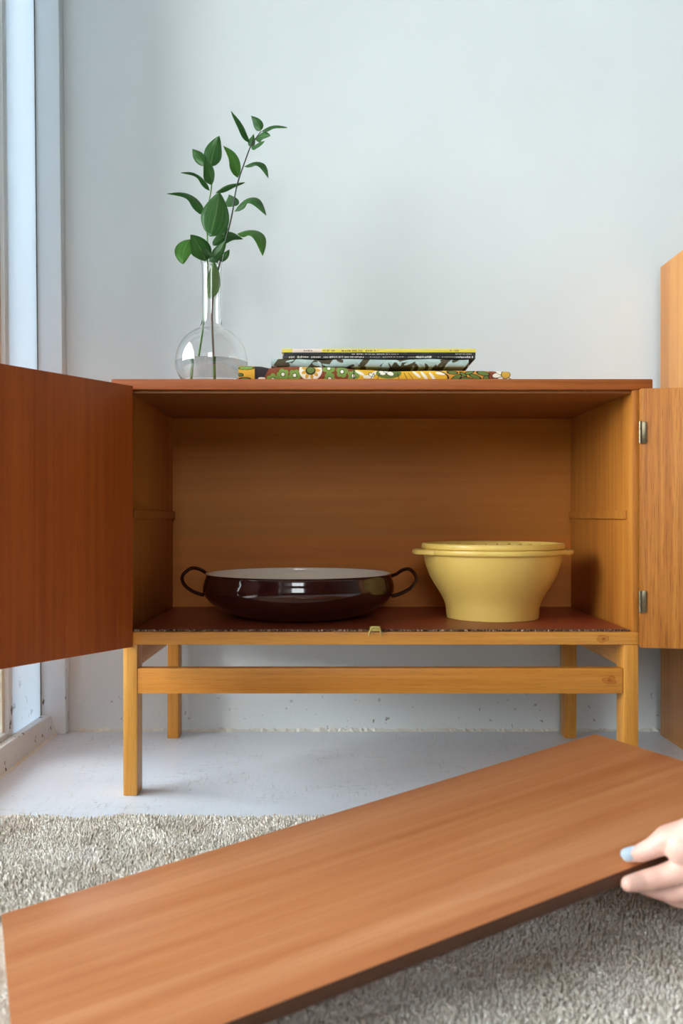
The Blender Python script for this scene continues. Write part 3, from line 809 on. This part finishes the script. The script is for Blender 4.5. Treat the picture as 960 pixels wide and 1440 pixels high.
mags = [('black_b', 397.5, 667.5, .0357, .0405, 'lowest magazine of the stack, black spine with bold pale lettering', -.001),
        ('black_a', 399, 668, .0407, .0452, 'middle magazine of the stack, black spine with one line of small lettering', .0005),
        ('yellow', 396.5, 668.5, .0454, .0510, 'top magazine of the stack with a yellow spine', 0)]
for kd, a, b, z0, z1, lb, dy in mags:
    c0 = lambda xs, z0=z0: np.full(len(xs), Zt + z0)
    c1 = lambda xs, z1=z1: np.full(len(xs), Zt + z1)
    m_ = painted_block('magazine', PXX(a, 134), PXX(b, 134), 1.337 + dy, 1.54, c0, c1, spine_paint(kd), M['print_paper'], 1100, 12, lb, 'magazine', 'stacked magazines', .12, .0002)
    lx = (PXX(b, 134) - PXX(a, 134)) / 2
    for sx in (-1, 1):                                      # the trimmed page block showing at head and foot
        bm = bmesh.new(); add_box(bm, min(sx * lx, sx * (lx + .0004)), max(sx * lx, sx * (lx + .0004)), .003, .2, .0008, z1 - z0 - .0008)
        finish('pages', bm, M['paper'], m_)

# ------------------------------------------------------------------ brown enamel pan
ZS = .2455                                                  # top of the lining sheet
pan = thing('paella_pan', (W(420, 727, 148.5).x, 1.485, ZS), 'wide dark brown enamel pan with two loop handles and white inside', 'pan', None, math.radians(-4))
prof = [(0, 0), (8.6, 0), (9.4, .12), (11.4, .75), (13.3, 1.6), (14.9, 2.75), (15.7, 3.7), (16.05, 4.6), (16.02, 5.4), (15.8, 6.2), (15.55, 6.9), (15.58, 7.15), (15.66, 7.28), (15.6, 7.36)]
body = lathe('body', prof + [(15.42, 7.34)], M['enamel'], pan, 96, 60)
lathe('inner_enamel', [(15.42, 7.34), (15.28, 7.1), (15.45, 6.2), (15.7, 5.2), (15.6, 4.2), (14.7, 3.0), (13.1, 1.9), (11.2, 1.05), (9.2, .45), (0, .35)], M['enamel_white'], pan, 96, 60)
for s in (-1, 1):
    pts = [(15.5, 3.2, 6.7), (16.3, 2.9, 7.0), (17.4, 2.2, 7.75), (18.5, 1.0, 8.0), (19.4, -.2, 7.3), (19.7, -1.0, 6.4), (19.0, -1.9, 5.3), (17.6, -2.5, 4.4), (16.2, -2.8, 3.9), (15.6, -2.9, 3.8)]
    pp = [Vector((s * x, y, z)) / 100 for x, y, z in pts]
    bm = bmesh.new(); add_tube(bm, spline(pp, 6), .0031, 10); finish('handle', bm, M['enamel'], pan, 80)

# ------------------------------------------------------------------ yellow bowl with lid
bowl = thing('plastic_bowl', (W(692, 727, 147.7).x, 1.477, ZS), 'pale yellow plastic bowl with pleated lid and two tab handles', 'bowl', None, math.radians(3))
bp = [(0, .25), (7.2, .2), (7.35, 0), (7.6, .02), (7.65, .35), (7.78, 1.9), (8.1, 2.9), (8.75, 4.1), (9.6, 5.45), (10.45, 6.9), (11.0, 8.4), (11.35, 9.6), (11.5, 10.5), (11.95, 10.55), (12.1, 10.75), (12.12, 11.2), (12.0, 11.42), (11.5, 11.46),
      (11.1, 11.3), (10.9, 9.4), (10.0, 6.9), (8.3, 4.2), (7.4, 2.0), (7.2, .6), (0, .5)]
lathe('body', bp, M['plastic'], bowl, 96, 55)
for s in (-1, 1):
    bm = bmesh.new(); n = 14; rings = []
    for i in range(n + 1):
        a = (i / n - .5) * 1.0; out = 11.9 + 1.55 * math.cos((i / n - .5) * PI) ** .55
        c_, s_ = math.cos(a), math.sin(a)
        ring = []
        for (r, z) in ((11.6, 11.3), (out - .25, 11.38), (out, 11.2), (out, 10.85), (out - .12, 10.62), (out - .3, 10.9), (11.6, 11.0)):
            ring.append(bm.verts.new(Vector((s * r * c_, r * s_, z)) / 100))
        rings.append(ring)
    for a, b in zip(rings, rings[1:]):
        for k in range(7): bm.faces.new((a[k], a[(k + 1) % 7], b[(k + 1) % 7], b[k]))
    bm.faces.new(rings[0]); bm.faces.new(rings[-1])
    finish('tab_handle', bm, M['plastic'], bowl, 60)
lid = lathe('lid', [(11.55, 11.46), (11.72, 11.5), (11.8, 11.7), (11.78, 12.2), (11.6, 12.42), (11.3, 12.45), (11.1, 12.3), (10.98, 11.6), (10.9, 10.8), (10.7, 10.6), (3, 10.6), (0, 10.6)], M['plastic'], bowl, 96, 55)
bm = bmesh.new(); NP = 30; c = bm.verts.new((0, 0, .1100)); ring1 = []; ring2 = []
for i in range(NP * 2):
    a = 2 * PI * i / (NP * 2); hi = i % 2 == 0
    ring1.append(bm.verts.new((.030 * math.cos(a), .030 * math.sin(a), .1085 + (.0040 if hi else 0))))
    ring2.append(bm.verts.new((.103 * math.cos(a), .103 * math.sin(a), .1066 + (.0146 if hi else 0))))
base = [bm.verts.new((.107 * math.cos(2 * PI * i / (NP * 2)), .107 * math.sin(2 * PI * i / (NP * 2)), .1065)) for i in range(NP * 2)]
for i in range(NP * 2):
    j = (i + 1) % (NP * 2)
    bm.faces.new((c, ring1[i], ring1[j])); bm.faces.new((ring1[i], ring2[i], ring2[j], ring1[j])); bm.faces.new((ring2[i], base[i], base[j], ring2[j]))
finish('pleats', bm, M['plastic'], lid, 20)

# ------------------------------------------------------------------ the hand that holds the shelf
HD = 77.0
def H(px, py, d=0.0): return W(px, py, HD + d)
PXM = HD / F / 100
hand_o = H(1010, 1215)
def capsule(bm, a, b, ra, rb, n=20):
    d = (b - a); L = d.length
    if L < 1e-6: return
    q = d.to_track_quat('Z', 'Y').to_matrix(); rings = []
    st = [(-1, k) for k in range(5)] + [(1, k) for k in range(5)]
    prof = []
    for k in range(6): th = PI / 2 * (1 - k / 5); prof.append((ra * math.cos(th), -ra * math.sin(th)))
    for k in range(6): th = PI / 2 * k / 5; prof.append((rb * math.cos(th), L + rb * math.sin(th)))
    for r, z in prof:
        if r < 1e-7: rings.append([bm.verts.new(a + q @ Vector((0, 0, z)))])
        else: rings.append([bm.verts.new(a + q @ Vector((r * math.cos(2 * PI * i / n), r * math.sin(2 * PI * i / n), z))) for i in range(n)])
    for A_, B_ in zip(rings, rings[1:]):
        for i in range(n):
            j = (i + 1) % n
            if len(A_) == 1: bm.faces.new((A_[0], B_[i], B_[j]))
            elif len(B_) == 1: bm.faces.new((A_[i], A_[j], B_[0]))
            else: bm.faces.new((A_[i], A_[j], B_[j], B_[i]))
# joints: (x, y, depth offset cm, radius px); the hand comes in from the right, thumb above the board, fingers curled beneath
thumb = [(883, 1203, 1.6, 9.5), (900, 1200, 1.4, 12.5), (918, 1192, 1.2, 14.5), (940, 1180, .8, 20), (972, 1177, .2, 27), (1035, 1205, -.2, 30)]
index = [(884, 1243, .2, 11.5), (905, 1239, .6, 14.5), (930, 1233, .6, 16), (962, 1222, .2, 18), (1000, 1205, -.2, 24)]
middle = [(905, 1246, 3.0, 12), (925, 1251, 2.2, 14), (948, 1254, 1.4, 15.5), (975, 1243, .4, 17), (1012, 1228, -.2, 24)]
ring = [(930, 1254, 4.4, 12), (950, 1262, 3.4, 14), (968, 1264, 2.0, 15), (990, 1258, .8, 17), (1024, 1248, -.2, 23)]
pinky = [(962, 1262, 4.6, 10), (978, 1270, 3.4, 12), (992, 1272, 2.2, 13), (1010, 1272, 1.0, 15), (1036, 1266, 0, 21)]
palm = [[(960, 1190, .2, 27), (1040, 1215, -.4, 34)], [(1000, 1205, -.2, 25), (1080, 1235, -1.0, 33)], [(1012, 1228, -.2, 25), (1090, 1248, -1.0, 33)], [(1024, 1248, -.2, 24), (1090, 1258, -1.0, 32)], [(1036, 1266, 0, 22), (1095, 1262, -1.0, 31)],
        [(1000, 1205, -.2, 24), (1036, 1266, 0, 22)], [(1035, 1205, -.2, 30), (1090, 1258, -1, 30)], [(972, 1195, .2, 26), (1005, 1240, 0, 24)]]
fore = [[(1085, 1248, -1.0, 37), (1140, 1268, -2.5, 38), (1230, 1300, -6, 46), (1380, 1345, -11, 58)]]
bm = bmesh.new()
for ch in [thumb, index, middle, ring, pinky] + palm + fore:
    for a, b in zip(ch, ch[1:]):
        capsule(bm, H(*a[:3]) - hand_o, H(*b[:3]) - hand_o, a[3] * PXM, b[3] * PXM)
tmp = finish('hand_tmp', bm, M['skin'])
rm = tmp.modifiers.new('r', 'REMESH'); rm.mode = 'VOXEL'; rm.voxel_size = .0012; rm.use_smooth_shade = True
sm = tmp.modifiers.new('s', 'SMOOTH'); sm.factor = .5; sm.iterations = 7
dg = bpy.context.evaluated_depsgraph_get()
hm = bpy.data.meshes.new_from_object(tmp.evaluated_get(dg)); hm.name = 'hand'
bpy.data.objects.remove(tmp)
person = thing('person', hand_o, 'person\'s bare hand with pale blue nail polish gripping the loose shelf board', 'person')
hm.materials.clear(); hm.materials.append(M['skin'])
ho = bpy.data.objects.new('hand', hm); link(ho, person)
def nail(c, fwd, up, L, Wd, rad):
    fwd = fwd.normalized(); up = (up - fwd * up.dot(fwd)).normalized(); s = fwd.cross(up)
    bm = bmesh.new(); rows = []; n, m = 8, 8
    for i in range(n + 1):
        t = i / n * 2 - 1; row = []
        hw = Wd * .5 * (math.sqrt(max(0, 1 - max(0, t) ** 3.2)) if t > 0 else math.sqrt(1 - .35 * t * t)) * .999 + 1e-5
        for k in range(m + 1):
            u = (k / m * 2 - 1); x = u * hw
            row.append(bm.verts.new(c + fwd * (t * L * .5) + s * x + up * (math.sqrt(max(1e-9, rad * rad - x * x)) - rad - .0006 * max(0, t) ** 2)))
        rows.append(row)
    for i in range(n):
        for k in range(m): bm.faces.new((rows[i][k], rows[i][k + 1], rows[i + 1][k + 1], rows[i + 1][k]))
    bmesh.ops.solidify(bm, geom=bm.faces[:], thickness=.0006)
    o = finish('nail', bm, M['nail'], person, 60); o['label'] = 'pale blue painted nail'
ta = H(*thumb[0][:3]) - hand_o; tb_ = H(*thumb[2][:3]) - hand_o
up_t = Vector((-.15, -.72, .68)).normalized()
nail((ta * 1.02 - tb_ * .02) + up_t * (10.0 * PXM), ta - tb_, up_t, .0145, .0118, .0075)
